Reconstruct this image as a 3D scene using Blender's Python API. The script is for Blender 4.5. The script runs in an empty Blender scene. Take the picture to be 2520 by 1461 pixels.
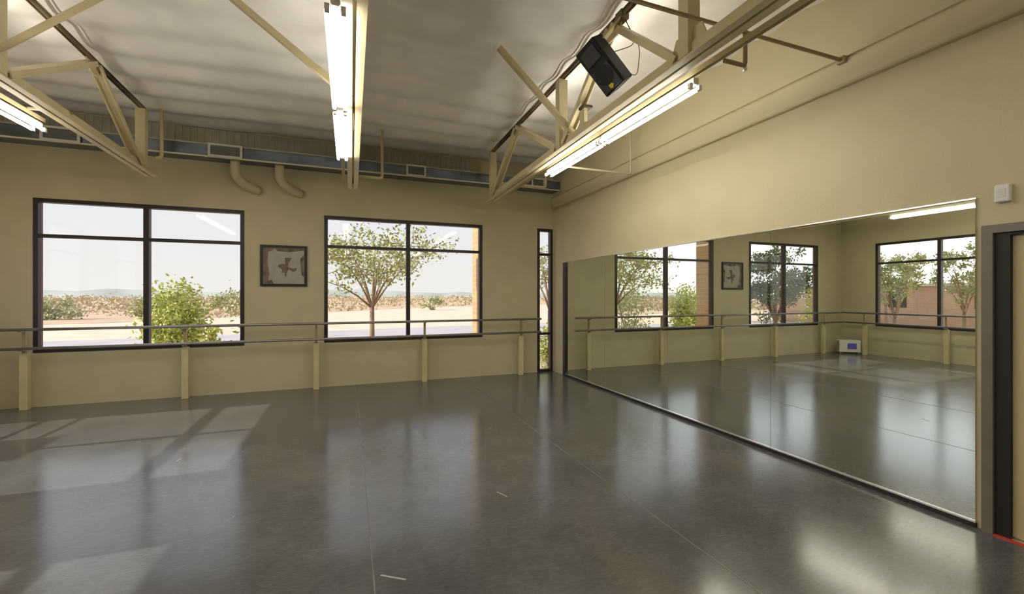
import bpy, bmesh, math, random
from mathutils import Vector, Matrix, noise
random.seed(7)
sc = bpy.context.scene
COL = sc.collection

# ------------------------------------------------------------------ room numbers (metres)
D, W, XL, YB = 8.2, 4.06, -5.24, -3.0      # window wall, mirror wall, left wall, back wall
CEIL = 4.34
WT = 0.14                                   # wall thickness at the windows
ZT, ZB, ZR = 3.01, 0.78, 2.47               # window head, sill, transom
GROUND = -0.3

# ------------------------------------------------------------------ materials
def mat(name, base, rough=0.6, metal=0.0, spec=0.5, emit=None, estr=0.0, noise_amt=0.0, noise_scale=6.0,
        base2=None, bump=0.0, bump_scale=40.0, stretch=None):
    m = bpy.data.materials.new(name); m.use_nodes = True
    nt = m.node_tree; b = nt.nodes['Principled BSDF']
    b.inputs['Base Color'].default_value = (*base, 1)
    b.inputs['Roughness'].default_value = rough
    b.inputs['Metallic'].default_value = metal
    b.inputs['Specular IOR Level'].default_value = spec
    if emit:
        b.inputs['Emission Color'].default_value = (*emit, 1)
        b.inputs['Emission Strength'].default_value = estr
    if noise_amt > 0 or base2 or bump > 0:
        tc = nt.nodes.new('ShaderNodeTexCoord'); mp = nt.nodes.new('ShaderNodeMapping')
        nt.links.new(tc.outputs['Object'], mp.inputs['Vector'])
        if stretch: mp.inputs['Scale'].default_value = stretch
    if noise_amt > 0 or base2:
        n = nt.nodes.new('ShaderNodeTexNoise'); n.inputs['Scale'].default_value = noise_scale
        n.inputs['Detail'].default_value = 5
        nt.links.new(mp.outputs['Vector'], n.inputs['Vector'])
        r = nt.nodes.new('ShaderNodeValToRGB')
        r.color_ramp.elements[0].position = 0.35; r.color_ramp.elements[1].position = 0.65
        if base2:
            r.color_ramp.elements[0].color = (*base, 1); r.color_ramp.elements[1].color = (*base2, 1)
        else:
            r.color_ramp.elements[0].color = (*[c * (1 - noise_amt) for c in base], 1)
            r.color_ramp.elements[1].color = (*[min(1, c * (1 + noise_amt)) for c in base], 1)
        nt.links.new(n.outputs['Fac'], r.inputs['Fac'])
        nt.links.new(r.outputs['Color'], b.inputs['Base Color'])
    if bump > 0:
        n2 = nt.nodes.new('ShaderNodeTexNoise'); n2.inputs['Scale'].default_value = bump_scale
        n2.inputs['Detail'].default_value = 4
        nt.links.new(mp.outputs['Vector'], n2.inputs['Vector'])
        bp = nt.nodes.new('ShaderNodeBump'); bp.inputs['Strength'].default_value = bump
        bp.inputs['Distance'].default_value = 0.02
        nt.links.new(n2.outputs['Fac'], bp.inputs['Height'])
        nt.links.new(bp.outputs['Normal'], b.inputs['Normal'])
    return m

M = {}
M['wall'] = mat('wall_paint', (0.535, 0.475, 0.308), 0.55, spec=0.3, noise_amt=0.03, noise_scale=2.5, bump=0.08, bump_scale=60)
M['cream'] = mat('cream_steel_paint', (0.60, 0.52, 0.31), 0.45, noise_amt=0.06, noise_scale=5)
M['dark_steel'] = mat('dark_steel_gap_shade', (0.05, 0.033, 0.02), 0.7, base2=(0.30, 0.24, 0.13), noise_scale=1.3)
M['pipe'] = mat('tan_pipe_paint', (0.33, 0.25, 0.13), 0.5, noise_amt=0.1, noise_scale=8)
M['bronze'] = mat('dark_bronze_aluminium', (0.018, 0.013, 0.012), 0.45, metal=0.0, noise_amt=0.1)
M['reveal'] = mat('daylit_plum_aluminium', (0.13, 0.06, 0.065), 0.5, noise_amt=0.1)  # daylight on the frame's outer half is put into this plum tone
M['duct'] = mat('galvanised_duct', (0.17, 0.20, 0.25), 0.30, metal=0.85, noise_amt=0.25, noise_scale=3, stretch=(1, 4, 4))
M['flange'] = mat('pale_duct_flange', (0.68, 0.62, 0.48), 0.4, noise_amt=0.05)
M['grille'] = mat('white_grille_frame', (0.62, 0.61, 0.55), 0.45, noise_amt=0.03)
M['louver'] = mat('grey_louvre', (0.20, 0.20, 0.19), 0.5, noise_amt=0.05)
M['rail'] = mat('brushed_barre_rail', (0.30, 0.27, 0.25), 0.35, metal=0.6, noise_amt=0.1)
M['post'] = mat('cream_barre_post', (0.58, 0.50, 0.28), 0.5, noise_amt=0.05)
M['black'] = mat('black_frame', (0.012, 0.010, 0.010), 0.4, noise_amt=0.2)
M['mat_board'] = mat('aged_paper', (0.34, 0.32, 0.27), 0.7, base2=(0.42, 0.40, 0.34), noise_scale=4)
M['paper_edge'] = mat('burnt_paper_edge', (0.10, 0.065, 0.045), 0.8, base2=(0.26, 0.20, 0.15), noise_scale=7)
M['ink'] = mat('brown_ink', (0.14, 0.10, 0.07), 0.8, base2=(0.22, 0.16, 0.11), noise_scale=14)
M['speaker'] = mat('black_speaker_cabinet', (0.006, 0.006, 0.006), 0.55, spec=0.3, bump=0.15, bump_scale=200, noise_amt=0.2)
M['cone'] = mat('dark_cone', (0.012, 0.012, 0.013), 0.5, noise_amt=0.2)
M['yellow'] = mat('yellow_badge', (0.55, 0.50, 0.03), 0.5, noise_amt=0.05)
M['white'] = mat('white_plastic', (0.70, 0.69, 0.66), 0.4, noise_amt=0.02)
M['blue'] = mat('blue_violet_label', (0.10, 0.10, 0.50), 0.5, base2=(0.16, 0.13, 0.48), noise_scale=18)
M['frame_paint'] = mat('taupe_door_frame', (0.15, 0.125, 0.10), 0.45, noise_amt=0.06)
M['jamb'] = mat('black_door_stop', (0.008, 0.006, 0.004), 0.6, noise_amt=0.1)
M['leaf_door'] = mat('tan_door', (0.52, 0.43, 0.24), 0.45, noise_amt=0.05, noise_scale=2, stretch=(1, 1, 0.3))
M['red'] = mat('red_threshold_tape', (0.55, 0.05, 0.04), 0.5, noise_amt=0.08)
M['chrome'] = mat('bright_channel', (0.80, 0.80, 0.78), 0.25, metal=0.9, noise_amt=0.03)
M['insul_wall'] = mat('grey_insulation_facing', (0.36, 0.33, 0.25), 0.5, base2=(0.42, 0.39, 0.31), noise_scale=5, bump=0.2, bump_scale=12)
M['housing'] = mat('white_fixture_housing', (0.75, 0.74, 0.70), 0.4, noise_amt=0.02)
M['wire'] = mat('thin_wire', (0.16, 0.13, 0.08), 0.5, metal=0.5, noise_amt=0.1)
TUBE = 47.0
M['tube'] = mat('fluorescent_tube', (0.9, 0.9, 0.88), 0.4, emit=(1.0, 0.94, 0.82), estr=TUBE, noise_amt=0.01)
M['backing'] = mat('dark_mirror_edge', (0.016, 0.011, 0.010), 0.5, noise_amt=0.1)
# outside
M['dirt'] = mat('pale_dirt', (0.55, 0.42, 0.31), 0.9, base2=(0.63, 0.49, 0.38), noise_scale=0.6)
M['scrubland'] = mat('scrubland_soil', (0.40, 0.28, 0.17), 0.9, base2=(0.50, 0.36, 0.24), noise_scale=0.12)
M['road'] = mat('grey_road', (0.36, 0.33, 0.34), 0.85, base2=(0.42, 0.38, 0.38), noise_scale=0.8)
M['gravel'] = mat('gravel_strip', (0.50, 0.40, 0.30), 0.95, base2=(0.60, 0.49, 0.38), noise_scale=25)
M['ridge'] = mat('hazy_ridge', (0.27, 0.29, 0.26), 0.95, base2=(0.38, 0.39, 0.35), noise_scale=0.05)
M['leaf_y'] = mat('bright_yellow_green_leaf', (0.42, 0.46, 0.10), 0.5, base2=(0.52, 0.56, 0.16), noise_scale=3)
M['leaf_o'] = mat('olive_leaf', (0.33, 0.36, 0.15), 0.55, base2=(0.45, 0.45, 0.24), noise_scale=2)
M['leaf_t'] = mat('pale_olive_leaf', (0.33, 0.36, 0.12), 0.55, base2=(0.46, 0.46, 0.20), noise_scale=2)
M['leaf_d'] = mat('dark_evergreen_leaf', (0.09, 0.12, 0.06), 0.6, base2=(0.16, 0.18, 0.09), noise_scale=2)
M['leaf_s'] = mat('scrub_leaf', (0.52, 0.39, 0.26), 0.8, base2=(0.45, 0.40, 0.22), noise_scale=0.15)
M['bark'] = mat('bark', (0.24, 0.16, 0.11), 0.9, base2=(0.34, 0.24, 0.17), noise_scale=14, stretch=(1, 1, 0.3))

def brick_mat(name, c1, c2, mortar):
    m = bpy.data.materials.new(name); m.use_nodes = True
    nt = m.node_tree; b = nt.nodes['Principled BSDF']; b.inputs['Roughness'].default_value = 0.85
    tc = nt.nodes.new('ShaderNodeTexCoord'); sep = nt.nodes.new('ShaderNodeSeparateXYZ'); comb = nt.nodes.new('ShaderNodeCombineXYZ')
    add = nt.nodes.new('ShaderNodeMath'); add.operation = 'ADD'
    nt.links.new(tc.outputs['Object'], sep.inputs[0])
    nt.links.new(sep.outputs['X'], add.inputs[0]); nt.links.new(sep.outputs['Y'], add.inputs[1])
    nt.links.new(add.outputs[0], comb.inputs['X']); nt.links.new(sep.outputs['Z'], comb.inputs['Y'])
    br = nt.nodes.new('ShaderNodeTexBrick'); br.inputs['Scale'].default_value = 1.0
    br.inputs['Brick Width'].default_value = 0.30; br.inputs['Row Height'].default_value = 0.10
    br.inputs['Mortar Size'].default_value = 0.008
    br.inputs['Color1'].default_value = (*c1, 1); br.inputs['Color2'].default_value = (*c2, 1); br.inputs['Mortar'].default_value = (*mortar, 1)
    nt.links.new(comb.outputs[0], br.inputs['Vector']); nt.links.new(br.outputs['Color'], b.inputs['Base Color'])
    return m
M['brick'] = brick_mat('tan_brick', (0.52, 0.32, 0.15), (0.60, 0.39, 0.20), (0.55, 0.45, 0.33))
M['brick_far'] = brick_mat('orange_brick', (0.56, 0.34, 0.21), (0.62, 0.39, 0.26), (0.58, 0.46, 0.36))

def floor_mat():
    m = bpy.data.materials.new('grey_dance_vinyl'); m.use_nodes = True
    nt = m.node_tree; b = nt.nodes['Principled BSDF']; L = nt.links.new
    tc = nt.nodes.new('ShaderNodeTexCoord'); sep = nt.nodes.new('ShaderNodeSeparateXYZ')
    L(tc.outputs['Object'], sep.inputs[0])
    n = nt.nodes.new('ShaderNodeTexNoise'); n.inputs['Scale'].default_value = 1.6; n.inputs['Detail'].default_value = 9
    n.inputs['Roughness'].default_value = 0.65; L(tc.outputs['Object'], n.inputs['Vector'])
    r = nt.nodes.new('ShaderNodeValToRGB')
    r.color_ramp.elements[0].position = 0.3; r.color_ramp.elements[0].color = (0.076, 0.079, 0.079, 1)
    r.color_ramp.elements[1].position = 0.72; r.color_ramp.elements[1].color = (0.122, 0.125, 0.124, 1)
    L(n.outputs['Fac'], r.inputs['Fac'])
    # rubbed swirls and scuffs
    n2 = nt.nodes.new('ShaderNodeTexNoise'); n2.inputs['Scale'].default_value = 9; n2.inputs['Detail'].default_value = 6
    n2.inputs['Distortion'].default_value = 2.5; L(tc.outputs['Object'], n2.inputs['Vector'])
    r2 = nt.nodes.new('ShaderNodeValToRGB')
    r2.color_ramp.elements[0].position = 0.60; r2.color_ramp.elements[0].color = (0, 0, 0, 1)
    r2.color_ramp.elements[1].position = 0.80; r2.color_ramp.elements[1].color = (0.5, 0.5, 0.5, 1)
    L(n2.outputs['Fac'], r2.inputs['Fac'])
    mx = nt.nodes.new('ShaderNodeMixRGB'); mx.inputs['Color2'].default_value = (0.15, 0.147, 0.140, 1)
    L(r2.outputs['Color'], mx.inputs['Fac']); L(r.outputs['Color'], mx.inputs['Color1'])
    # fine brushed wear
    mp = nt.nodes.new('ShaderNodeMapping'); mp.inputs['Rotation'].default_value = (0, 0, 0.7); mp.inputs['Scale'].default_value = (16, 70, 1)
    L(tc.outputs['Object'], mp.inputs['Vector'])
    n4 = nt.nodes.new('ShaderNodeTexNoise'); n4.inputs['Scale'].default_value = 1.0; n4.inputs['Detail'].default_value = 6
    n4.inputs['Distortion'].default_value = 1.2; L(mp.outputs['Vector'], n4.inputs['Vector'])
    r4 = nt.nodes.new('ShaderNodeValToRGB')
    r4.color_ramp.elements[0].position = 0.32; r4.color_ramp.elements[0].color = (0.85, 0.85, 0.85, 1)
    r4.color_ramp.elements[1].position = 0.70; r4.color_ramp.elements[1].color = (1.2, 1.2, 1.19, 1)
    L(n4.outputs['Fac'], r4.inputs['Fac'])
    ml = nt.nodes.new('ShaderNodeMixRGB'); ml.blend_type = 'MULTIPLY'; ml.inputs['Fac'].default_value = 1.0
    L(mx.outputs['Color'], ml.inputs['Color1']); L(r4.outputs['Color'], ml.inputs['Color2'])
    last = ml.outputs['Color']
    L(last, b.inputs['Base Color'])
    mr = nt.nodes.new('ShaderNodeMapRange'); mr.inputs['To Min'].default_value = 0.15; mr.inputs['To Max'].default_value = 0.20
    L(n.outputs['Fac'], mr.inputs['Value']); L(mr.outputs['Result'], b.inputs['Roughness'])
    b.inputs['Specular IOR Level'].default_value = 1.0
    n3 = nt.nodes.new('ShaderNodeTexNoise'); n3.inputs['Scale'].default_value = 14; n3.inputs['Detail'].default_value = 3
    L(tc.outputs['Object'], n3.inputs['Vector'])
    bp = nt.nodes.new('ShaderNodeBump'); bp.inputs['Strength'].default_value = 0.02; bp.inputs['Distance'].default_value = 0.01
    L(n3.outputs['Fac'], bp.inputs['Height']); L(bp.outputs['Normal'], b.inputs['Normal'])
    return m
M['floor'] = floor_mat()
M['seam'] = mat('seam_tape', (0.145, 0.135, 0.115), 0.35, noise_amt=0.25, noise_scale=5)
M['ceiling'] = mat('vinyl_faced_insulation', (0.84, 0.81, 0.77), 0.48, spec=0.5, noise_amt=0.05, noise_scale=3, bump=0.12, bump_scale=9)

def glass_mat():
    m = bpy.data.materials.new('window_glass'); m.use_nodes = True
    nt = m.node_tree; nt.nodes.clear(); L = nt.links.new
    out = nt.nodes.new('ShaderNodeOutputMaterial'); mix = nt.nodes.new('ShaderNodeMixShader')
    tr = nt.nodes.new('ShaderNodeBsdfTransparent'); tr.inputs['Color'].default_value = (0.93, 0.94, 0.93, 1)
    gl = nt.nodes.new('ShaderNodeBsdfGlossy'); gl.inputs['Roughness'].default_value = 0.02
    lw = nt.nodes.new('ShaderNodeLayerWeight'); lw.inputs['Blend'].default_value = 0.5
    pw = nt.nodes.new('ShaderNodeMath'); pw.operation = 'POWER'; pw.inputs[1].default_value = 5.0
    fr = nt.nodes.new('ShaderNodeMapRange'); fr.inputs['To Min'].default_value = 0.03; fr.inputs['To Max'].default_value = 0.9
    L(lw.outputs['Facing'], pw.inputs[0]); L(pw.outputs[0], fr.inputs['Value'])
    L(fr.outputs['Result'], mix.inputs['Fac']); L(tr.outputs['BSDF'], mix.inputs[1]); L(gl.outputs['BSDF'], mix.inputs[2])
    L(mix.outputs['Shader'], out.inputs['Surface'])
    return m
M['glass'] = glass_mat()

def mirror_mat():
    m = bpy.data.materials.new('mirror_silver'); m.use_nodes = True
    nt = m.node_tree; nt.nodes.clear()
    out = nt.nodes.new('ShaderNodeOutputMaterial'); gl = nt.nodes.new('ShaderNodeBsdfGlossy')
    gl.inputs['Roughness'].default_value = 0.004; gl.inputs['Color'].default_value = (0.86, 0.905, 0.83, 1)
    nt.links.new(gl.outputs['BSDF'], out.inputs['Surface'])
    return m
M['mirror'] = mirror_mat()

# ------------------------------------------------------------------ mesh helpers (world coordinates in, local mesh out)
class MB:
    def __init__(self): self.bm = bmesh.new()
    def box(self, x0, x1, y0, y1, z0, z1):
        v = [self.bm.verts.new(p) for p in ((x0,y0,z0),(x1,y0,z0),(x1,y1,z0),(x0,y1,z0),(x0,y0,z1),(x1,y0,z1),(x1,y1,z1),(x0,y1,z1))]
        for f in ((3,2,1,0),(4,5,6,7),(0,1,5,4),(1,2,6,5),(2,3,7,6),(3,0,4,7)):
            self.bm.faces.new([v[i] for i in f])
        return self
    def prism(self, prof, p, q, up=(0,0,1)):
        """extrude the 2-D profile (side, up) from p to q"""
        p, q = Vector(p), Vector(q); d = (q - p).normalized()
        u = Vector(up); s = d.cross(u).normalized(); u = s.cross(d).normalized()
        a = [self.bm.verts.new(p + s*x + u*y) for x, y in prof]
        b = [self.bm.verts.new(q + s*x + u*y) for x, y in prof]
        n = len(prof)
        for i in range(n):
            self.bm.faces.new((a[i], a[(i+1)%n], b[(i+1)%n], b[i]))
        self.bm.faces.new(a[::-1]); self.bm.faces.new(b)
        return self
    def bar(self, p, q, w, h, up=(0,0,1)):
        return self.prism([(-w/2,-h/2),(w/2,-h/2),(w/2,h/2),(-w/2,h/2)], p, q, up)
    def channel(self, p, q, w, h, t, up=(0,0,1), flip=1):
        f = flip
        return self.prism([(-w/2*f,-h/2),(w/2*f,-h/2),(w/2*f,-h/2+t),(-w/2*f+t*f,-h/2+t),(-w/2*f+t*f,h/2-t),(w/2*f,h/2-t),(w/2*f,h/2),(-w/2*f,h/2)], p, q, up)
    def angle(self, p, q, w, h, t, up=(0,0,1), flip=1):
        f = flip
        return self.prism([(0,0),(w*f,0),(w*f,t),(t*f,t),(t*f,h),(0,h)], p, q, up)
    def tube(self, pts, r, n=12, caps=True):
        pts = [Vector(p) for p in pts]; rings = []
        rr = r if isinstance(r, (list, tuple)) else [r]*len(pts)
        prev = None
        for i, p in enumerate(pts):
            d = (pts[min(i+1, len(pts)-1)] - pts[max(i-1, 0)]).normalized()
            if prev is None:
                ref = Vector((0,0,1)) if abs(d.z) < 0.9 else Vector((1,0,0))
                s = d.cross(ref).normalized()
            else:
                s = (prev - d*prev.dot(d)).normalized()
            prev = s; u = s.cross(d)
            rings.append([self.bm.verts.new(p + (s*math.cos(2*math.pi*k/n) + u*math.sin(2*math.pi*k/n))*rr[i]) for k in range(n)])
        for a, b in zip(rings, rings[1:]):
            for k in range(n):
                f = self.bm.faces.new((a[k], a[(k+1)%n], b[(k+1)%n], b[k])); f.smooth = True
        if caps:
            self.bm.faces.new(rings[0][::-1]); self.bm.faces.new(rings[-1])
        return self
    def poly(self, pts, th):
        """flat polygon pts (world, coplanar) given a thickness vector th"""
        th = Vector(th); a = [self.bm.verts.new(Vector(p)) for p in pts]; b = [self.bm.verts.new(Vector(p)+th) for p in pts]
        n = len(pts); self.bm.faces.new(a[::-1]); self.bm.faces.new(b)
        for i in range(n): self.bm.faces.new((a[i], a[(i+1)%n], b[(i+1)%n], b[i]))
        return self
    def leaf(self, c, size):
        a = Vector((random.gauss(0,1), random.gauss(0,1), random.gauss(0,1))).normalized()
        b = a.cross(Vector((random.gauss(0,1), random.gauss(0,1), random.gauss(0,1)))).normalized()
        c = Vector(c); l = size*random.uniform(.7,1.3); w = l*.45
        v = [self.bm.verts.new(c+p) for p in (-a*l*.5, b*w*.5, a*l*.5, -b*w*.5)]
        self.bm.faces.new(v)
    def build(self, name, material, parent=None, bevel=0.0, origin=None):
        bmesh.ops.recalc_face_normals(self.bm, faces=self.bm.faces[:])
        if bevel > 0:
            bmesh.ops.bevel(self.bm, geom=[e for e in self.bm.edges], offset=bevel, segments=(4 if bevel > 0.03 else 2), affect='EDGES', profile=0.5)
        if parent is not None:
            o0 = wloc(parent)
        else:
            if origin is None:
                xs = [v.co for v in self.bm.verts]
                lo = Vector([min(c[i] for c in xs) for i in range(3)]); hi = Vector([max(c[i] for c in xs) for i in range(3)])
                origin = ((lo.x+hi.x)/2, (lo.y+hi.y)/2, lo.z)
            o0 = Vector(origin)
        off = o0
        for v in self.bm.verts: v.co -= off
        me = bpy.data.meshes.new(name); self.bm.to_mesh(me); self.bm.free()
        mats = material if isinstance(material, list) else [material]
        for mm in mats: me.materials.append(mm)
        o = bpy.data.objects.new(name, me); COL.objects.link(o)
        if parent is not None: o.parent = parent       # parts share the origin of their thing
        else: o.location = o0
        return o
def wloc(o):
    p = Vector((0,0,0))
    while o is not None: p += Vector(o.location); o = o.parent
    return p
def tag(o, label, cat, group=None, kind=None):
    if label: o['label'] = label
    if cat: o['category'] = cat
    if group: o['group'] = group
    if kind: o['kind'] = kind
    return o
def thing(name, label, cat, loc, group=None):
    o = bpy.data.objects.new(name, None); COL.objects.link(o); o.location = loc; o.empty_display_size = 0.1
    return tag(o, label, cat, group)
def struct(o): o['kind'] = 'structure'; return o
def copy_tree(o, parent=None):
    c = o.copy(); COL.objects.link(c)
    if parent is not None: c.parent = parent
    for ch in list(o.children): copy_tree(ch, c)
    return c

# ------------------------------------------------------------------ shell
def wall_cells(us, zs, holes, place):
    """boxes of a wall split at us/zs leaving the holes open"""
    for u0, u1 in zip(us, us[1:]):
        for z0, z1 in zip(zs, zs[1:]):
            uc, zc = (u0+u1)/2, (z0+z1)/2
            if any(h[0] < uc < h[1] and h[2] < zc < h[3] for h in holes): continue
            place(u0, u1, z0, z1)
W1 = (-4.237, -1.618); W2 = (-0.404, 2.487); SL = (3.69, 4.045)
mb = MB()
us = sorted([XL-WT, *W1, *W2, *SL, W+0.3]); zs = [0, ZB, ZT, CEIL+0.1]
zs = [GROUND, 0.0, ZB, ZT, CEIL+0.15]
wall_cells(us, zs, [(W1[0],W1[1],ZB,ZT),(W2[0],W2[1],ZB,ZT),(SL[0],SL[1],0.0,ZT)], lambda a,b,c,d: mb.box(a,b,D,D+WT,c,d))
bmesh.ops.remove_doubles(mb.bm, verts=mb.bm.verts[:], dist=1e-5)
struct(mb.build('wall_front', M['wall']))
L1 = (4.66, 7.33); L2 = (0.85, 3.50)
mb = MB()
wall_cells(sorted([YB, *L1, *L2, D]), [GROUND, ZB, ZT, CEIL+0.15], [(L1[0],L1[1],ZB,ZT),(L2[0],L2[1],ZB,ZT)], lambda a,b,c,d: mb.box(XL-WT,XL,a,b,c,d))
bmesh.ops.remove_doubles(mb.bm, verts=mb.bm.verts[:], dist=1e-5)
struct(mb.build('wall_left', M['wall']))
mb = MB()
wall_cells([YB, 0.60, 1.54, D], [GROUND, 0.0, 2.03, CEIL+0.15], [(0.60,1.54,0.0,2.03)], lambda a,b,c,d: mb.box(W,W+0.3,a,b,c,d))
bmesh.ops.remove_doubles(mb.bm, verts=mb.bm.verts[:], dist=1e-5)
struct(mb.build('wall_right', M['wall']))
struct(MB().box(XL-WT, W+0.3, YB-0.15, YB, GROUND, CEIL+0.15).build('wall_back', M['wall']))
struct(MB().box(XL, W, YB, D, -0.15, 0.0).build('floor', M['floor'], origin=(0,0,0)))
FLOOR = bpy.data.objects['floor']
M['scuff'] = mat('pale_scuff', (0.34, 0.34, 0.31), 0.5, noise_amt=0.2, noise_scale=40)
for (ax, ay), (bx_, by_), wd in (((0.17, 2.56), (0.30, 2.47), 0.006), ((1.13, 3.31), (1.18, 3.20), 0.004), ((-1.56, 5.02), (-1.54, 5.09), 0.006), ((-0.82, 3.54), (-0.77, 3.64), 0.004)):
    MB().bar((ax, ay, 0.0006), (bx_, by_, 0.0006), wd*2, 0.0012).build('scuff_mark', M['scuff'], FLOOR)
# vinyl roll seams
for i, x in enumerate((0.131, 2.073)):
    o = MB().box(x-0.004, x+0.004, YB+0.02, D-0.02, 0.0, 0.0012).build('trim_%d' % (i+5), M['seam']); struct(o)
# ceiling: sagging insulation between purlins
bm = bmesh.new(); nx, ny = 120, 420; grid = []
for j in range(ny+1):
    y = YB + (D-YB)*j/ny; row = []
    for i in range(nx+1):
        x = XL + (W-XL)*i/nx
        ph = y/0.56 + 0.10*math.sin(x*0.9+1.3) + 0.15*noise.noise(Vector((x*0.35, y*0.3, 0)))
        s = 0.75*math.sin(math.pi*ph)**2 + 0.25*abs(math.sin(math.pi*ph))
        amp = 0.042 + 0.022*noise.noise(Vector((x*0.6, y*0.7, 3.1)))
        z = CEIL - amp*s + 0.012*noise.noise(Vector((x*2.2, y*2.5, 7.0)))
        z += 0.02*max(0, 1-min(abs(x-c) for c in (-2.62, 0.03, 2.40))/0.15)      # drawn up along the trusses
        row.append(bm.verts.new((x, y, z)))
    grid.append(row)
for j in range(ny):
    for i in range(nx):
        f = bm.faces.new((grid[j][i], grid[j+1][i], grid[j+1][i+1], grid[j][i+1])); f.smooth = True
me = bpy.data.meshes.new('ceiling'); bm.to_mesh(me); bm.free(); me.materials.append(M['ceiling'])
o = bpy.data.objects.new('ceiling', me); COL.objects.link(o); struct(o)
struct(MB().box(XL-WT, W+0.3, YB-0.15, D+WT, CEIL+0.15, CEIL+0.3).build('roof', M['cream']))
# grey insulation band over the duct, with lacing ribs
mb = MB(); n = 150
x0, x1 = XL+0.01, 2.2
for i in range(n):
    a, b = x0+(x1-x0)*i/n, x0+(x1-x0)*(i+1)/n
    dpt = 0.03 + (0.014 if i % 2 else 0.0)
    mb.box(a, b, D-dpt, D, 3.98, CEIL-0.06)
struct(mb.build('trim_1', M['insul_wall']))
# shallow ledge along the mirror wall
struct(MB().box(W-0.05, W, YB, D, 3.42, 3.67).build('trim_2', M['wall'], bevel=0.045))

# ------------------------------------------------------------------ windows
def window(name, axis, u0, u1, z0, z1, plane, inward, mull=True, rails=(ZR,), sill=True):
    """axis 'x': the window lies in the wall y=plane; axis 'y': in the wall x=plane"""
    fw, dep = 0.055, 0.10
    root = bpy.data.objects.new(name, None); COL.objects.link(root)
    root.location = ((u0+u1)/2, plane, z0) if axis == 'x' else (plane, (u0+u1)/2, z0)
    root['kind'] = 'structure'
    def bx(mb, a, b, c, d, d0=-0.012, d1=0.055):
        if axis == 'x': mb.box(a, b, plane+d0*inward*-1 if False else plane+min(d0,d1), plane+max(d0,d1), c, d)
        else: mb.box(plane-max(d0,d1), plane-min(d0,d1), a, b, c, d)
        return mb
    f = MB()
    bx(f, u0, u1, z1-fw, z1); bx(f, u0, u1, z0, z0+fw*0.9); bx(f, u0, u0+fw, z0+fw*.9, z1-fw); bx(f, u1-fw, u1, z0+fw*.9, z1-fw)
    f.build('window_frame', M['bronze'], root)
    f = MB()
    for q in ((u0, u1, z1-fw, z1), (u0, u1, z0, z0+fw*.9), (u0, u0+fw, z0+fw*.9, z1-fw), (u1-fw, u1, z0+fw*.9, z1-fw)): bx(f, *q, 0.0555, dep)
    f.build('outer_frame', M['reveal'], root)
    us = [u0+fw, u1-fw]
    if mull:
        um = (u0+u1)/2
        bx(MB(), um-0.035, um+0.035, z0+fw*.9, z1-fw, -0.008, 0.055).build('mullion', M['bronze'], root)
        bx(MB(), um-0.034, um+0.034, z0+fw*.9, z1-fw, 0.0555, dep-0.01).build('outer_mullion', M['reveal'], root)
        us = [u0+fw, um-0.035, um+0.035, u1-fw]
    pairs = [(us[i], us[i+1]) for i in range(0, len(us), 2)]
    zz = [z0+fw*.9] + sorted(rails) + [z1-fw]
    for a, b in pairs:
        for r in rails:
            bx(MB(), a, b, r-0.024, r+0.024, -0.006, dep-0.015).build('transom', M['bronze'], root)
        for i in range(len(zz)-1):
            c = zz[i] + (0.024 if i > 0 else 0); d = zz[i+1] - (0.024 if i < len(zz)-2 else 0)
            bx(MB(), a, b, c, d, 0.046, 0.054).build('window_pane', M['glass'], root)
    return root
window('window_1', 'x', *W1, ZB, ZT, D, 1)
window('window_2', 'x', *W2, ZB, ZT, D, 1)
window('window_3', 'x', *SL, 0.0, ZT, D, 1, mull=False, rails=(ZR, 0.80))
window('window_4', 'y', *L1, ZB, ZT, XL, 1)
window('window_5', 'y', *L2, ZB, ZT, XL, 1)

# ------------------------------------------------------------------ door
dr = bpy.data.objects.new('door_1', None); COL.objects.link(dr); dr.location = (W, 1.07, 0); dr['kind'] = 'structure'
f = MB()
f.box(W-0.03, W+0.02, 1.535, 1.59, 0, 2.075); f.box(W-0.03, W+0.02, 0.55, 0.605, 0, 2.075); f.box(W-0.03, W+0.02, 0.605, 1.535, 2.02, 2.075)
f.build('door_frame', M['frame_paint'], dr)
f = MB()
f.box(W-0.006, W+0.25, 1.462, 1.534, 0, 2.019); f.box(W-0.006, W+0.25, 0.606, 0.66, 0, 2.019); f.box(W-0.006, W+0.25, 0.66, 1.462, 2.0, 2.019)
f.build('door_stop', M['jamb'], dr)
MB().box(W+0.03, W+0.075, 0.66, 1.462, 0.012, 1.999).build('door_leaf', M['leaf_door'], dr)
f = MB().box(W-0.045, W-0.008, 0.62, 1.53, 0.0, 0.006).build('threshold_tape', M['red'], dr); f['label'] = 'red strip along the threshold'

# ------------------------------------------------------------------ mirrors
MX = W - 0.012
ys = [1.625, 3.165, 4.69, 6.215, 7.62]
labs = ['tall mirror panel nearest the brown door frame', 'second tall mirror panel counted from the brown door frame',
        'third mirror panel from the door, the second from the corner window', 'tall mirror panel farthest from the door, beside the narrow corner window']
for k in range(4):
    a, b = ys[k]+0.002, ys[k+1]-0.002
    o = MB().box(MX, W-0.001, a, b, 0.036, 2.265).build('wall_mirror', M['mirror'])
    tag(o, labs[k], 'mirror', 'wall mirror panels')
struct(MB().box(W-0.02, W, ys[0]-0.004, ys[-1]+0.02, 0.0, 0.034).build('trim_3', M['backing'], bevel=0.003))
struct(MB().box(W-0.026, W, ys[0]-0.004, ys[-1], 0.035, 0.046).build('trim_10', M['chrome']))
struct(MB().box(W-0.020, W, ys[0]-0.004, ys[-1], 2.267, 2.277).build('trim_4', M['chrome']))
struct(MB().box(W-0.022, W, ys[-1]+0.001, ys[-1]+0.10, 0.0, 2.267).build('trim_9', M['backing']))

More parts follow.
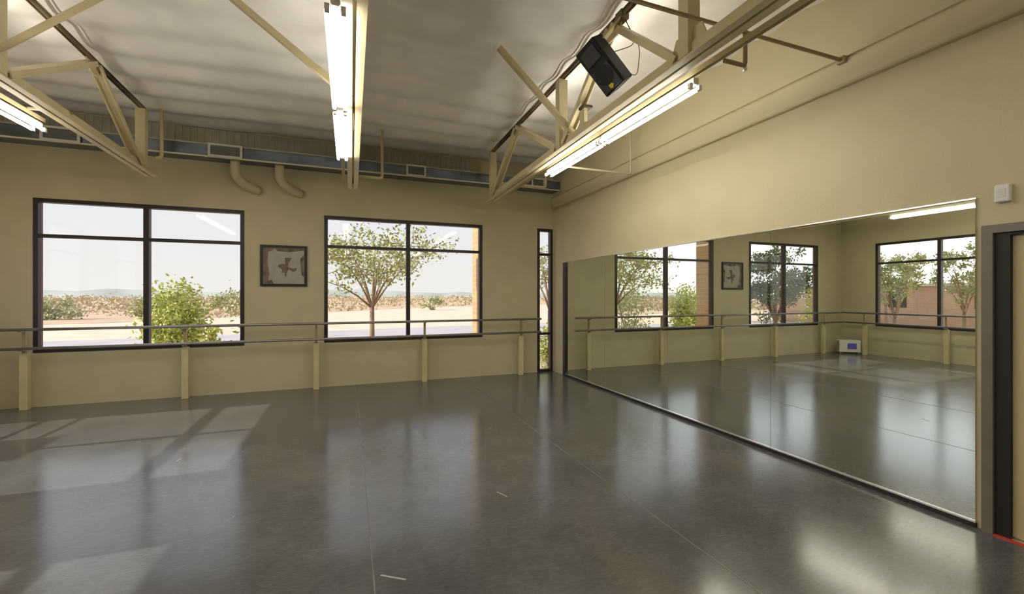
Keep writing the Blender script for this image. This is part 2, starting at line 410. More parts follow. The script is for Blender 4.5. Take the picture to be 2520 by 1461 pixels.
# ------------------------------------------------------------------ white wall device above the door
t = thing('wall_sensor', 'small white box on the right wall above the brown door frame', 'wall sensor', (W, 1.49, 2.22))
MB().box(W-0.04, W, 1.452, 1.526, 2.22, 2.335).build('casing', M['white'], t, bevel=0.008)
MB().box(W-0.043, W-0.0385, 1.47, 1.508, 2.25, 2.305).build('front_grille', M['grille'], t, bevel=0.001)

# ------------------------------------------------------------------ trusses
BZ, TZ = 3.33, 4.15
def truss(x, label, turn, far):
    r = thing('roof_truss', label, 'truss', (x, 2.4, BZ), 'cream roof trusses')
    y0, y1 = -2.4, far
    f = MB()
    for s in (-1, 1):
        f.angle((x+s*0.012, y0, BZ), (x+s*0.012, y1, BZ), 0.062, 0.115, 0.012, flip=s)
    f.build('bottom_chord', M['cream'], r)
    f = MB()
    for s in (-1, 1):
        f.angle((x+s*0.012, y0, TZ+0.065), (x+s*0.012, 7.42, TZ+0.065), 0.022, -0.035, 0.007, flip=s)
    f.build('top_chord', M['dark_steel'], r)['label'] = 'top chord coloured dark like the shaded gap along the ceiling'  # chord painted dark to stand for the shaded gap in the insulation
    bn = [7.36, 4.60, 2.50, 0.40, -1.70]; tn = [6.10, 3.50, 1.42, -0.62]
    for y in bn:
        MB().channel((x, y, BZ+0.03), (x, y, TZ+0.03), 0.10, 0.11, 0.012, up=(1,0,0)).build('vertical_strut', M['cream'], r)
    for i, y in enumerate(bn):
        for yt in ([tn[i-1]] if i else []) + ([tn[i]] if i < len(tn) else []):
            s = 1 if yt > y else -1
            if y == 2.50 and s < 0: continue
            yb = y + s*0.10
            MB().channel((x, yb, BZ+0.06), (x, yt - s*0.03, TZ+0.02), 0.055, 0.105, 0.012, up=(1,0,0), flip=s).build('diagonal_strut', M['cream'], r)
        MB().poly([(x-0.006, y-0.22, BZ+0.02), (x-0.006, y+0.22 if i else y+0.10, BZ+0.02), (x-0.006, y+0.13 if i else y+0.06, BZ+0.23), (x-0.006, y-0.13, BZ+0.23)], (0.012,0,0)).build('gusset_plate', M['cream'], r)
    for yt in tn:
        MB().poly([(x-0.006, yt-0.16, TZ+0.03), (x-0.006, yt+0.16, TZ+0.03), (x-0.006, yt+0.08, TZ-0.09), (x-0.006, yt-0.08, TZ-0.09)], (0.012,0,0)).build('gusset_plate', M['cream'], r)
    r.rotation_euler.z = turn
    return r
t1 = truss(-2.56, 'cream steel roof truss nearest the left wall of the room', 0.024, 7.70)
t2 = truss(0.03, 'cream steel roof truss in the middle, seen edge-on beside the overhead tube lights', -0.006, 7.40)
t3 = truss(2.355, 'cream steel roof truss on the right, carrying the black loudspeaker', -0.016, 7.50)
# sway braces from the ceiling down to each bottom chord
for r, p, q in ((t1, (-1.64, 4.45, 4.27), (-2.56, 4.45, 3.42)), (t2, (-1.03, 4.46, 4.27), (0.0, 4.20, 3.40)), (t3, (1.47, 4.35, 4.27), (2.37, 4.32, 3.43))):
    MB().angle(p, q, 0.055, 0.055, 0.008, up=(0,1,0)).build('sway_brace', M['cream'], r)
# stub bracket on the right truss
MB().box(2.335, 2.375, 4.02, 4.12, 3.44, 3.62).build('stub_bracket', M['cream'], t3)
MB().box(2.31, 2.42, 3.99, 4.10, 3.62, 3.645).build('bracket_cap', M['dark_steel'], t3)

# ------------------------------------------------------------------ lighting rails and tube lights
def rail(x, y0, y1, label):
    r = thing('lighting_rail', label, 'rail', (x, (y0+y1)/2, 3.385))
    MB().channel((x, y0, 3.405), (x, y1, 3.405), 0.042, 0.042, 0.004, up=(1,0,0)).build('strut_channel', M['cream'], r)
    return r
ra = rail(-0.075, -2.3, 7.72, 'cream strut rail above the middle row of tube lights, poking out towards the windows')
rb = rail(2.62, -2.3, 7.15, 'cream strut rail beside the right truss, above its row of tube lights')
rc = rail(-2.95, -2.3, 5.85, 'cream strut rail beside the left truss, above its row of tube lights')
for r, x, xt in ((ra, -0.075, 0.03), (rb, 2.62, 2.40), (rc, -2.95, -2.60)):
    for y in (1.75, 4.15, 5.6):
        MB().bar((x, y, 3.435), (xt, y, 3.435), 0.03, 0.018).build('cross_arm', M['pipe'], r)

def fixture(loc, label, LN=1.47):
    x, y, z = loc          # underside of the tubes, near end
    r = thing('fluorescent_light', label, 'ceiling light', (x, y+LN/2, z), 'fluorescent strip lights')
    MB().prism([(-0.026,0.030),(-0.018,0.020),(0.018,0.020),(0.026,0.030),(0.026,0.074),(-0.026,0.074)], (x, y, z), (x, y+LN, z)).build('housing', M['housing'], r)
    for s in (-1, 1):
        MB().tube([(x+s*0.046, y+0.035, z+0.004), (x+s*0.046, y+LN-0.035, z+0.004)], 0.017, 14).build('lamp_tube', M['tube'], r)
        for ye, e in ((y+0.001, 1), (y+LN-0.035, 1)):
            MB().box(x+s*0.046-0.014, x+s*0.046+0.014, ye, ye+0.034, z-0.014, z+0.026).build('lamp_holder', M['housing'], r)
    MB().box(x-0.012, x+0.012, y+0.4, y+0.43, z+0.076, 3.386).build('hanger', M['wire'], r)
    MB().box(x-0.012, x+0.012, y+LN-0.43, y+LN-0.40, z+0.076, 3.386).build('hanger', M['wire'], r)
    return r
FZ = 3.285
fixture((-0.075, 2.72, FZ), 'strip light overhead in the middle row, its near end at the top of the photo')
fixture((-0.075, 4.25, FZ), 'strip light in the middle row, the end nearer the window wall')
fixture((2.62, 2.70, FZ), 'strip light in the right row, the end nearer the brown door frame', 1.36)
fixture((2.62, 4.09, FZ), 'strip light in the right row, the end nearer the corner window', 1.36)
fixture((-2.95, 2.80, FZ), 'strip light in the left row, nearer end, seen in the mirror')
fixture((-2.95, 4.33, FZ), 'strip light in the left row, cut off by the left edge of the photo')
# unseen strip lights added behind the camera to balance the room light
for x, w in ((-0.075, 'middle'), (2.62, 'right'), (-2.95, 'left')):
    fixture((x, -1.90, FZ), 'unseen strip light added behind the viewpoint in line with the %s row' % w)

# ------------------------------------------------------------------ sprinkler pipework
def bend(pts, r=0.05, n=6):
    """polyline with rounded corners"""
    pts = [Vector(p) for p in pts]; out = [pts[0]]
    for a, b, c in zip(pts, pts[1:], pts[2:]):
        d1 = (a-b).normalized(); d2 = (c-b).normalized()
        for k in range(n+1):
            t = k/n; p0, p1, p2 = b+d1*r, b, b+d2*r
            out.append(p0*(1-t)**2 + p1*2*t*(1-t) + p2*t*t)
    out.append(pts[-1]); return out
def pipe(pts, r, m, label, name='sprinkler_pipe', cat='pipe'):
    f = MB(); f.tube(bend(pts, r*2.2), r, 10)
    return tag(f.build(name, m), label, cat)
pipe([(0.513, 7.36, 4.365), (0.513, 7.36, 3.535), (0.108, 7.36, 3.535)], 0.024, M['cream'], 'cream L-shaped pipe drop beside the middle truss, above the windows')
pipe([(-2.535, 7.6, 4.365), (-2.535, 7.6, 3.59), (-2.60, 7.6, 3.59)], 0.024, M['cream'], 'cream L-shaped pipe drop beside the left truss, above the left window')
pipe([(3.49, 7.36, 4.365), (3.49, 7.36, 3.655), (2.482, 7.36, 3.655)], 0.018, M['cream'], 'cream L-shaped pipe drop in the far corner, over the last duct grille')
pipe([(3.90, 5.3, 4.34), (3.90, 5.3, 3.40), (2.65, 5.3, 3.40)], 0.014, M['wall'], 'wall-coloured L-shaped pipe beside the far end of the right strip light')
t = thing('sprinkler_pipe', 'thin brown pipe crossing the right truss and running into the mirror wall ledge', 'pipe', (2.5, 2.45, 3.6))
MB().tube([(-5.2, 2.45, 3.585), (4.0, 2.45, 3.64)], 0.015, 10).build('main_pipe', M['pipe'], t)
MB().box(3.97, 4.02, 2.42, 2.48, 3.61, 3.67).build('wall_flange', M['pipe'], t, bevel=0.005)
MB().tube(bend([(2.86, 2.45, 3.85), (2.86, 2.45, 3.375), (2.65, 2.45, 3.375)], 0.03), 0.017, 10).build('drop_pipe', M['pipe'], t)
MB().tube([(2.86, 2.45, 3.375), (2.86, 2.45, 3.33)], [0.012, 0.018], 10).build('sprinkler_head', M['chrome'], t)

# ------------------------------------------------------------------ duct on the window wall
dz0, dz1, dy = 3.765, 3.945, 7.86
t = thing('air_duct', 'long grey metal air duct along the top of the window wall', 'duct', (-0.6, 8.0, dz0))
MB().box(XL+0.02, W-0.02, dy, D-0.001, dz0, dz1).build('duct_body', M['duct'], t)
f = MB(); f.box(XL+0.02, W-0.02, dy-0.022, dy-0.001, dz0-0.022, dz0); f.build('bottom_flange', M['flange'], t)  # the duct's lit lower edge is put into this pale flange colour
MB().box(XL+0.02, W-0.02, dy-0.014, dy-0.001, dz1-0.012, dz1+0.012).build('top_flange', M['insul_wall'], t)
for x in (-4.6, -2.9, -0.9, 0.2, 2.0, 2.9):
    MB().box(x-0.018, x+0.018, dy-0.012, dy-0.001, dz0, dz1-0.013).build('joint_band', M['duct'], t)
for a, b, lab in ((-3.98, -3.55, 'white-framed duct grille behind the left truss'), (-2.03, -1.57, 'white-framed duct grille above the gap right of the left window'),
                  (0.96, 1.31, 'white-framed duct grille above the middle of the right window'), (3.40, 3.69, 'white-framed duct grille in the far corner, behind the right truss')):
    g = thing('air_grille', lab, 'grille', ((a+b)/2, dy-0.03, dz0), 'supply grilles on the duct')
    f = MB(); y0, y1 = dy-0.04, dy-0.023
    f.box(a, b, y0, y1, dz0-0.015, dz0+0.018); f.box(a, b, y0, y1, dz1-0.018, dz1+0.012)
    f.box(a, a+0.032, y0, y1, dz0+0.018, dz1-0.018); f.box(b-0.032, b, y0, y1, dz0+0.018, dz1-0.018)
    f.build('grille_frame', M['grille'], g)
    f = MB(); n = 7
    for k in range(n):
        z = dz0+0.025+(dz1-dz0-0.05)*k/(n-1)
        f.bar((a+0.033, dy-0.028, z), (b-0.033, dy-0.028, z), 0.012, 0.004, up=(0,0.5,1))
    f.box(a+0.033, b-0.033, dy-0.0215, dy-0.0145, dz0+0.018, dz1-0.018)
    f.build('louvre', M['louver'], g)
# elbow spouts under the duct
for x, lab in ((-1.70, 'curved cream elbow pipe under the duct, left of the pair'), (-1.07, 'curved cream elbow pipe under the duct, right of the pair')):
    pts = []
    for k in range(13):
        a = k/12*math.pi/2*0.92
        pts.append((x+0.30*(1-math.cos(a))*1.15, 7.98+0.24*(1-math.cos(a)), 3.60-0.25*math.sin(a)))
    pts = [(x, 7.98, dz0-0.0005), (x, 7.98, 3.70), (x, 7.98, 3.64)] + pts
    tag(MB().tube(pts, 0.072, 16).build('elbow_pipe', M['wall']), lab, 'pipe', 'elbow pipes under the duct')

# ------------------------------------------------------------------ barres
def barre(axis, a, b, posts, plane, off, zt, zb, label):
    """axis 'x': along the window wall; 'y': along the left wall (plane + off into the room)"""
    s = -1 if axis == 'x' else 1
    P = (lambda u, d, z: (u, plane+s*d, z)) if axis == 'x' else (lambda u, d, z: (plane+s*d, u, z))
    def bx(f, u0, u1, d0, d1, z0, z1):
        p, q = P(u0, d0, z0), P(u1, d1, z1)
        return f.box(min(p[0],q[0]), max(p[0],q[0]), min(p[1],q[1]), max(p[1],q[1]), z0, z1)
    c = P((a+b)/2, off, 0)
    r = thing('ballet_barre', label, 'barre', c)
    for z in (zt, zb):
        MB().tube([P(a, off, z), P(b, off, z)], 0.021, 14).build('rail', M['rail'], r)
    d0 = off-0.11
    for u in posts:
        bx(MB(), u-0.045, u+0.045, d0-0.045, d0+0.035, 0.0, 0.80).build('post', M['post'], r, bevel=0.004)
        f = MB()
        bx(f, u-0.018, u+0.018, d0-0.01, d0+0.026, 0.80, zt+0.005)
        f.bar(P(u, d0+0.02, zb-0.03), P(u, off, zb-0.03), 0.03, 0.014); f.bar(P(u, d0+0.02, zt-0.03), P(u, off, zt-0.03), 0.03, 0.014)
        f.build('bracket', M['pipe'], r)
    return r
barre('x', -4.98, 3.66, (-4.25, -2.38, -0.52, 1.32, 3.26), D, 0.26, 1.13, 0.865, 'double-rail ballet barre along the window wall, in front of both big windows')
barre('y', -2.6, 7.86, (7.45, 5.75, 3.95, 2.15, 0.3, -1.6), XL, 0.36, 1.13, 0.865, 'double-rail ballet barre along the left wall, visible only in the mirror')

# ------------------------------------------------------------------ picture
x0, x1, z0, z1 = -1.385, -0.675, 1.76, 2.455
t = thing('framed_picture', 'square black-framed picture of a brown splash between the two big windows', 'picture', ((x0+x1)/2, D, z0))
f = MB(); w = 0.042
f.box(x0, x1, D-0.03, D-0.001, z1-w, z1); f.box(x0, x1, D-0.03, D-0.001, z0, z0+w)
f.box(x0, x0+w, D-0.03, D-0.001, z0+w, z1-w); f.box(x1-w, x1, D-0.03, D-0.001, z0+w, z1-w)
f.build('picture_frame', M['black'], t)
MB().box(x0+w, x1-w, D-0.012, D-0.001, z0+w, z1-w).build('paper', M['mat_board'], t)
def blob(f, pts, y): f.poly([(x0+(x1-x0)*u, y, z0+(z1-z0)*(1-v)) for u, v in pts], (0, -0.0012, 0))
f = MB(); yy = D-0.0125
blob(f, [(0.07,0.07),(0.30,0.07),(0.26,0.13),(0.17,0.16),(0.15,0.40),(0.19,0.70),(0.15,0.93),(0.07,0.93)], yy)
blob(f, [(0.30,0.07),(0.93,0.07),(0.93,0.11),(0.60,0.16),(0.36,0.14)], yy)
blob(f, [(0.93,0.22),(0.85,0.32),(0.86,0.55),(0.88,0.72),(0.93,0.76)], yy)
blob(f, [(0.10,0.935),(0.16,0.86),(0.24,0.84),(0.28,0.935)], yy-0.0015)
f.build('paper_edging', M['paper_edge'], t)
f = MB()
blob(f, [(0.54,0.80),(0.50,0.66),(0.44,0.68),(0.46,0.60),(0.36,0.50),(0.44,0.45),(0.52,0.46),(0.52,0.30),(0.66,0.30),(0.60,0.42),(0.58,0.52),(0.68,0.56),(0.78,0.54),(0.76,0.62),(0.68,0.64),(0.60,0.58),(0.56,0.66)], yy)
f.build('ink_figure', M['ink'], t)

# ------------------------------------------------------------------ loudspeaker under the right truss
right = Vector((0.205, -0.926, 0.316)).normalized()
up = Vector((-0.652, 0.112, 0.750)); up = (up - right*up.dot(right)).normalized()
nrm = right.cross(up).normalized()            # the front looks left and down into the room
cen = Vector((2.159, 3.399, 3.696))
t = thing('loudspeaker', 'black loudspeaker with a yellow badge hung from the right truss', 'speaker', cen)
SW, SH, SD = 0.24, 0.48, 0.23
def S(a, b, c): return cen + right*a + up*b + nrm*c
def sbox(f, a0, a1, b0, b1, c0, c1, taper=1.0):
    v = []
    for c, k in ((c0, taper), (c1, 1.0)):
        for a, b in ((a0,b0),(a1,b0),(a1,b1),(a0,b1)): v.append(f.bm.verts.new(S(a*k, b, c)))
    for q in ((3,2,1,0),(4,5,6,7),(0,1,5,4),(1,2,6,5),(2,3,7,6),(3,0,4,7)): f.bm.faces.new([v[i] for i in q])
    return f
sbox(MB(), -SW/2, SW/2, -SH/2, SH/2, -SD, 0.0, 0.80).build('cabinet', M['speaker'], t, bevel=0.014)
sbox(MB(), -SW/2+0.02, SW/2-0.02, -SH/2+0.02, SH/2-0.235, 0.001, 0.014).build('front_grille', M['cone'], t, bevel=0.004)
f = MB()
for k in range(2):
    pass
f.tube([S(0, -0.075, 0.0145), S(0, -0.075, 0.019)], 0.092, 28)
f.build('woofer_ring', M['speaker'], t)
f = MB(); sbox(f, -0.085, 0.085, 0.06, 0.20, 0.001, 0.010); f.build('horn', M['cone'], t, bevel=0.004)
f = MB()
f.poly([S(-0.024, -0.170, 0.0145), S(0.012, -0.170, 0.0145), S(0.026, -0.190, 0.0145), S(0.0, -0.212, 0.0145), S(-0.022, -0.206, 0.0145)], nrm*0.003)
f.build('badge', M['yellow'], t)
f = MB()
f.bar(S(0.05, SH/2-0.06, -0.20), (2.36, 3.36, 4.17), 0.10, 0.014); f.build('mounting_plate', M['cream'], t)
MB().box(2.33, 2.41, 3.30, 3.40, 4.15, 4.23).build('clamp', M['dark_steel'], t)
f = MB()
f.tube(bend([S(0.06, -0.12, -0.22), (2.50, 3.30, 3.62), (2.52, 3.28, 3.9), (2.38, 3.34, 4.18)], 0.08), 0.004, 6)
f.tube(bend([S(0.06, 0.05, -0.22), (2.46, 3.26, 3.9), (2.38, 3.33, 4.18)], 0.08), 0.004, 6)
f.build('cable', M['wire'], t)

# ------------------------------------------------------------------ white box in the left corner (seen in the mirror)
t = thing('white_box', 'white box with a blue panel on the floor in the corner reflected in the mirror', 'box', (-4.86, 7.82, 0))
bx_ = MB()
ang = math.radians(38)
def RT(a, b, z): return Vector((-4.86 + a*math.cos(ang)*1 - b*math.sin(ang), 7.78 + a*math.sin(ang) + b*math.cos(ang), z))
def rbox(f, a0, a1, b0, b1, z0, z1):
    v = [f.bm.verts.new(RT(a, b, z)) for z in (z0, z1) for a, b in ((a0,b0),(a1,b0),(a1,b1),(a0,b1))]
    for q in ((3,2,1,0),(4,5,6,7),(0,1,5,4),(1,2,6,5),(2,3,7,6),(3,0,4,7)): f.bm.faces.new([v[i] for i in q])
    return f
rbox(MB(), -0.25, 0.25, -0.10, 0.10, 0.045, 0.38).build('casing', M['white'], t, bevel=0.012)
rbox(MB(), -0.15, 0.06, -0.104, -0.101, 0.13, 0.29).build('front_panel', M['blue'], t)['label'] = 'blue-violet panel'
f = MB()
for k in range(6): rbox(f, 0.2505, 0.254, -0.07, 0.07, 0.09+0.042*k, 0.108+0.042*k)
f.build('side_vent', M['louver'], t)
for a in (-0.21, 0.21): rbox(MB(), a-0.02, a+0.02, -0.08, 0.08, 0.0, 0.0445).build('foot', M['louver'], t)

# ------------------------------------------------------------------ outside
def ground(name, pts, z, m):
    f = MB(); f.poly([(x, y, z) for x, y in pts], (0, 0, -0.03))
    return struct(f.build(name, m, origin=(0,0,z)))
g = MB(); g.box(-420, 420, -60, 480, GROUND-0.6, GROUND-0.025); struct(g.build('desert_ground', M['dirt'], origin=(0,0,GROUND)))
ground('gravel_strip', [(XL-60, D+WT+0.01), (60, D+WT+0.01), (60, 14.6), (XL-60, 14.6)], GROUND-0.02, M['gravel'])
ground('paved_yard', [(-60, -40), (XL-WT-0.01, -40), (XL-WT-0.01, D+WT), (-60, D+WT)], GROUND-0.02, M['gravel'])
ground('street', [(-70, 13.8), (70, 15.4), (70, 37.0), (-10.4, 23.9), (-70, 14.0+2)], GROUND-0.01, M['road'])
ground('scrubland', [(-300, 30), (-16.5, 38), (14, 74), (60, 95), (400, 200), (400, 470), (-400, 470), (-400, 60)], GROUND-0.005, M['scrubland'])
# distant low ridges
f = MB(); prev = None
for k in range(161):
    x = -380 + 760*k/160
    h = 3.6 + 3.2*noise.noise(Vector((x*0.012, 1.7, 0))) + 1.2*noise.noise(Vector((x*0.05, 5.0, 0)))
    ring = [f.bm.verts.new((x, 352, GROUND-1)), f.bm.verts.new((x, 372, max(1.2, h+1.6))), f.bm.verts.new((x, 420, GROUND-1))]
    if prev:
        for i in range(2): f.bm.faces.new((prev[i], ring[i], ring[i+1], prev[i+1])).smooth = True
    prev = ring
struct(f.build('ridge', M['ridge']))
# scrub nobody could count
f = MB()
for k in range(2600):
    y = 42 + 290*random.random()**1.6; x = random.uniform(-1.1, 0.75)*y
    if y < 38 + (x+16.5)*1.18 and x > -16.5: continue
    if any(abs(x-a) < 4.5 and abs(y-b) < 4.5 for a, b in ((-21.2,45),(-17.6,46.5),(-12.6,58),(10.4,58))): continue
    s = random.uniform(0.5, 1.5)*(0.6+y/160)
    for q in range(14):
        f.leaf((x+random.gauss(0, s*.5), y+random.gauss(0, s*.4), GROUND+abs(random.gauss(0, s*.33))), s*0.42)
tag(f.build('desert_scrub', M['leaf_s']), 'brown and olive desert scrub covering the plain beyond the street', 'scrub', kind='stuff')

def shrub(name, label, cx, cy, rx, ry, h, m, n, size, z0=GROUND, stems=7, open_=0.35, group=None):
    t = thing(name, label, 'shrub', (cx, cy, z0-0.02), group)
    f = MB(); tips = []
    for k in range(stems):
        a = random.uniform(0, 6.28); e = random.uniform(0.2, 1.0)
        tip = (cx+math.cos(a)*rx*e*.8, cy+math.sin(a)*ry*e*.8, z0+h*random.uniform(.5, .95))
        mid = (cx+math.cos(a)*rx*e*.35, cy+math.sin(a)*ry*e*.35, z0+h*.35)
        f.tube([(cx+math.cos(a)*.05, cy+math.sin(a)*.05, z0-0.02), mid, tip], [0.03, 0.02, 0.007], 6); tips.append((mid, tip))
    f.build('stem', M['bark'], t)
    f = MB()
    cl = []
    for k in range(max(8, n//60)):
        a = random.uniform(0, 6.28); e = math.sqrt(random.random()); zz = random.random()
        rr = (1-open_) + open_*math.sin(math.pi*min(1, zz*1.1))
        cl.append((cx+math.cos(a)*rx*e*rr, cy+math.sin(a)*ry*e*rr, z0+h*(0.06+0.9*zz*(1-0.18*e))))
    for k in range(n):
        c = random.choice(cl); s = 0.12*min(rx*2, h)
        f.leaf((c[0]+random.gauss(0,s), c[1]+random.gauss(0,s), max(z0+0.03, c[2]+random.gauss(0,s))), size)
    f.build('foliage', m, t)
    return t
shrub('garden_shrub', 'bright yellow-green shrub outside the right half of the left window', -3.98, 12.9, 0.60, 0.6, 2.42, M['leaf_y'], 4600, 0.12)
shrub('garden_shrub', 'low leafy sprout at the right of the yellow-green shrub, left window', -2.95, 11.75, 0.28, 0.28, 1.20, M['leaf_y'], 420, 0.11)
shrub('garden_shrub', 'leafy green plant outside the bottom pane of the narrow corner window', 4.75, 9.75, 0.42, 0.4, 1.35, M['leaf_y'], 900, 0.10)
shrub('desert_bush', 'low green bush on the plain at the left edge of the left window', -22.4, 45.0, 2.2, 1.4, 1.7, M['leaf_o'], 1500, 0.26)
shrub('desert_bush', 'round olive bush on the plain beside the mullion of the left window', -17.4, 48.5, 1.6, 1.3, 1.8, M['leaf_o'], 1100, 0.26)
shrub('desert_bush', 'olive bush on the plain right of the yellow-green shrub in the left window', -12.6, 58.0, 2.6, 1.6, 2.3, M['leaf_o'], 1100, 0.30)
shrub('desert_bush', 'small dark bush on the pale ground right of the tree in the right window', 10.4, 58.0, 1.8, 1.2, 1.7, M['leaf_o'], 700, 0.30)
shrub('garden_shrub', 'yellow-green shrub beneath the dark evergreen, reflected in the mirror', -9.6, 11.5, 0.85, 0.75, 2.3, M['leaf_y'], 1800, 0.12)
shrub('garden_shrub', 'green shrub reflected low at the left of the mirrored right window', -2.35, 14.3, 0.85, 0.8, 2.3, M['leaf_o'], 1800, 0.12)

def tree(name, label, cx, cy, h, trunk, r, rz, zc, m, n, size, branches=9, trunk_r=0.085, lean=(0,0), group=None, clusters=46):
    """trunk height, crown radius r/rz centred at zc (above ground)"""
    z0 = GROUND-0.03
    t = thing(name, label, 'tree', (cx, cy, z0), group)
    f = MB(); tx, ty = cx+lean[0], cy+lean[1]
    f.tube([(cx,cy,z0), (cx+lean[0]*.4, cy+lean[1]*.4, z0+trunk*.5), (tx, ty, z0+trunk)], [trunk_r*1.25, trunk_r, trunk_r*.85], 10)
    f.build('trunk', M['bark'], t)
    cl = []; f = MB()
    for k in range(branches):
        a = 2*math.pi*k/branches + random.uniform(-.3,.3); e = random.uniform(.45, .95)
        tip = Vector((tx+math.cos(a)*r*e, ty+math.sin(a)*r*e, z0+zc+rz*random.uniform(-.25, .85)))
        base = Vector((tx, ty, z0+trunk-0.03)); mid = base.lerp(tip, .5) + Vector((0,0,.12*h*random.uniform(.2,.8)))
        f.tube([base, base.lerp(mid,.5)+Vector((0,0,.05)), mid, tip], [trunk_r*.42, trunk_r*.30, trunk_r*.18, 0.006], 7)
        for q in range(3):
            u = random.uniform(.35,.95); p = mid.lerp(tip, u)
            tw = p + Vector((random.gauss(0,.3)*r, random.gauss(0,.3)*r, random.uniform(-.05,.35)*rz))
            f.tube([p, tw], [trunk_r*.16, 0.005], 5); cl.append(tw)
        cl.append(tip); cl.append(mid)
    f.build('branches', M['bark'], t)
    while len(cl) < clusters:
        v = Vector((random.gauss(0,1), random.gauss(0,1), random.gauss(0,1))).normalized()*random.random()**.4
        cl.append(Vector((tx+v.x*r, ty+v.y*r, z0+zc+v.z*rz)))
    f = MB()
    for k in range(n):
        c = random.choice(cl); s = 0.105*r
        f.leaf((c[0]+random.gauss(0,s), c[1]+random.gauss(0,s), max(z0+0.1, c[2]+random.gauss(0,s*.8))), size)
    f.build('foliage', m, t)
    return t
tree('street_tree', 'airy olive-green tree with a slim trunk outside the right window', 0.53, 11.0, 3.5, 1.66, 1.5, 1.08, 2.58, M['leaf_t'], 3700, 0.10, trunk_r=0.062, branches=11)
tree('street_tree', 'small green tree beyond the narrow corner window', 5.45, 11.2, 3.4, 1.5, 1.0, 0.9, 2.5, M['leaf_o'], 1300, 0.11)
tree('evergreen_tree', 'big dark evergreen reflected in the mirror, in the mirrored left window', -10.4, 14.2, 4.6, 0.7, 1.55, 2.0, 2.4, M['leaf_d'], 8500, 0.14, branches=14, clusters=90, trunk_r=0.12)
tree('yard_tree', 'olive tree in the yard, reflected left of the mullion in the mirrored side window', -13.0, 10.9, 4.2, 1.0, 1.1, 1.5, 2.4, M['leaf_o'], 3600, 0.13)
tree('yard_tree', 'pale olive tree in the yard, reflected right of the mullion in the mirrored side window', -16.0, 10.0, 4.0, 1.2, 0.95, 1.5, 2.5, M['leaf_o'], 2400, 0.14)
tree('yard_tree', 'thin tree at the left of the mirrored side window', -17.5, 13.6, 4.0, 1.4, 1.2, 1.2, 2.7, M['leaf_o'], 1200, 0.12)
# brick piers flanking the right window
for a, b, y1, lab in ((2.53, 3.25, 9.08, 'sunlit tan brick pier outside, at the right edge of the right window'), (-1.10, -0.44, 8.80, 'shaded brick pier left of the right window, its side reflected in the mirror')):
    t = thing('brick_pier', lab, 'pier', ((a+b)/2, (D+WT+y1)/2, GROUND-0.02))
    MB().box(a, b, D+WT+0.002, y1, GROUND-0.02, 4.3).build('shaft', M['brick'], t)
    MB().box(a-0.05, b+0.05, D+WT+0.002, y1+0.05, 4.302, 4.42).build('cap', M['flange'], t)
t = thing('brick_pier', 'brick pier in the yard at the right edge of the mirrored side window', 'pier', (-8.35, 6.1, GROUND-0.02))
MB().box(-8.7, -8.0, 5.75, 6.45, GROUND-0.02, 3.3).build('shaft', M['brick_far'], t)
MB().box(-8.75, -7.95, 5.70, 6.50, 3.302, 3.42).build('cap', M['flange'], t)
# low brick building across the yard
t = thing('brick_building', 'low orange brick building across the yard, reflected behind the yard trees', 'building', (-25, 13, GROUND-0.02))
MB().box(-28, -23, 5, 24, GROUND-0.02, 2.15).build('wall', M['brick_far'], t)
MB().box(-28.2, -22.8, 4.8, 24.2, 2.152, 2.3).build('parapet', M['flange'], t)
for y in (11.6, 15.5, 19.0):
    MB().box(-22.999, -22.96, y, y+0.9, GROUND+1.2, 1.7).build('window_opening', M['bronze'], t)

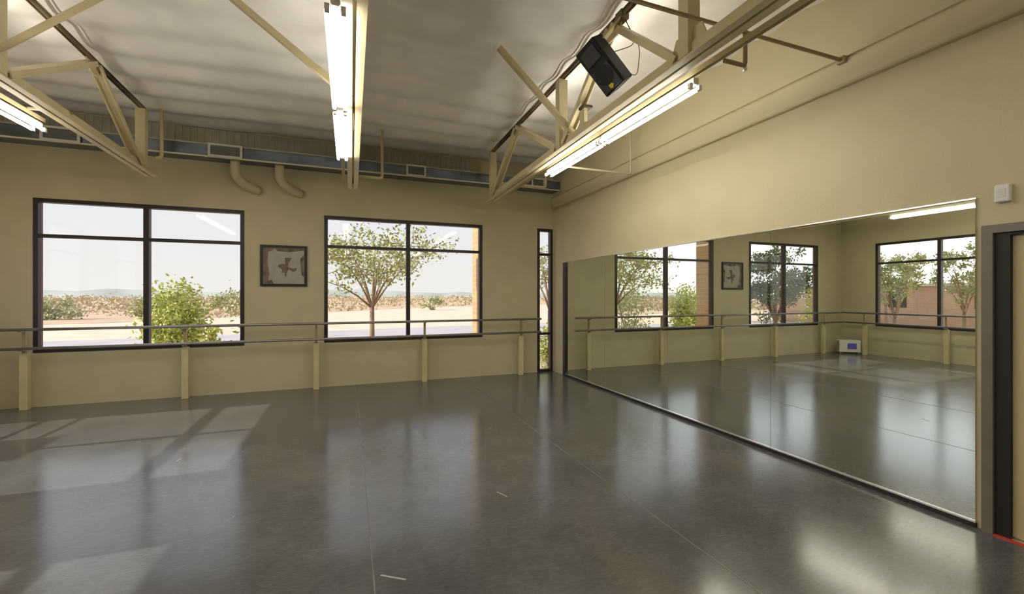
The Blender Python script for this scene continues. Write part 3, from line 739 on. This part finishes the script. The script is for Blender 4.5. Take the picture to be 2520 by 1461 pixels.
# ------------------------------------------------------------------ light
w = bpy.data.worlds.new('sky'); sc.world = w; w.use_nodes = True
nt = w.node_tree; bg = nt.nodes['Background']
tc = nt.nodes.new('ShaderNodeTexCoord'); sp = nt.nodes.new('ShaderNodeSeparateXYZ'); cr = nt.nodes.new('ShaderNodeValToRGB')
nt.links.new(tc.outputs['Generated'], sp.inputs[0]); nt.links.new(sp.outputs['Z'], cr.inputs['Fac'])
cr.color_ramp.elements[0].position = 0.0; cr.color_ramp.elements[0].color = (0.97, 0.93, 0.90, 1)
cr.color_ramp.elements[1].position = 0.30; cr.color_ramp.elements[1].color = (0.86, 0.87, 1.0, 1)
dp = nt.nodes.new('ShaderNodeVectorMath'); dp.operation = 'DOT_PRODUCT'
dp.inputs[1].default_value = Vector((-1, 0.02, 0.55)).normalized()
nt.links.new(tc.outputs['Generated'], dp.inputs[0])
gm = nt.nodes.new('ShaderNodeMapRange'); gm.interpolation_type = 'SMOOTHSTEP'
gm.inputs['From Min'].default_value = 0.45; gm.inputs['From Max'].default_value = 1.0
gm.inputs['To Min'].default_value = 1.12; gm.inputs['To Max'].default_value = 3.2
nt.links.new(dp.outputs['Value'], gm.inputs['Value']); nt.links.new(gm.outputs['Result'], bg.inputs['Strength'])
nt.links.new(cr.outputs['Color'], bg.inputs['Color'])
sd = bpy.data.lights.new('sun', 'SUN'); sd.energy = 5.4; sd.angle = math.radians(0.5); sd.color = (1.0, 0.93, 0.82)
so = bpy.data.objects.new('sun', sd); COL.objects.link(so)
so.rotation_euler = Vector((1, -0.02, -0.695)).to_track_quat('-Z', 'Y').to_euler()
so.location = (-20, 5, 15)

# ------------------------------------------------------------------ camera
cd = bpy.data.cameras.new('camera'); cam = bpy.data.objects.new('camera', cd); COL.objects.link(cam)
cam.location = (0, 0, 1.6); cam.rotation_euler = (math.pi/2, 0, -0.364)
cd.sensor_fit = 'HORIZONTAL'; cd.sensor_width = 36.0
cd.lens = 1053.75/2520*36.0
cd.shift_y = (727.5-730.5)/2520
cd.clip_start = 0.05; cd.clip_end = 1500
sc.camera = cam
sc.view_settings.view_transform = 'Standard'; sc.view_settings.look = 'None'
sc.view_settings.exposure = 0.0; sc.view_settings.gamma = 1.0; sc.view_settings.use_curve_mapping = False
sc.cycles.max_bounces = 10; sc.cycles.diffuse_bounces = 5; sc.cycles.glossy_bounces = 6; sc.cycles.transparent_max_bounces = 16
sc.cycles.sample_clamp_indirect = 6.0; sc.cycles.blur_glossy = 0.6
sc.cycles.use_denoising = True
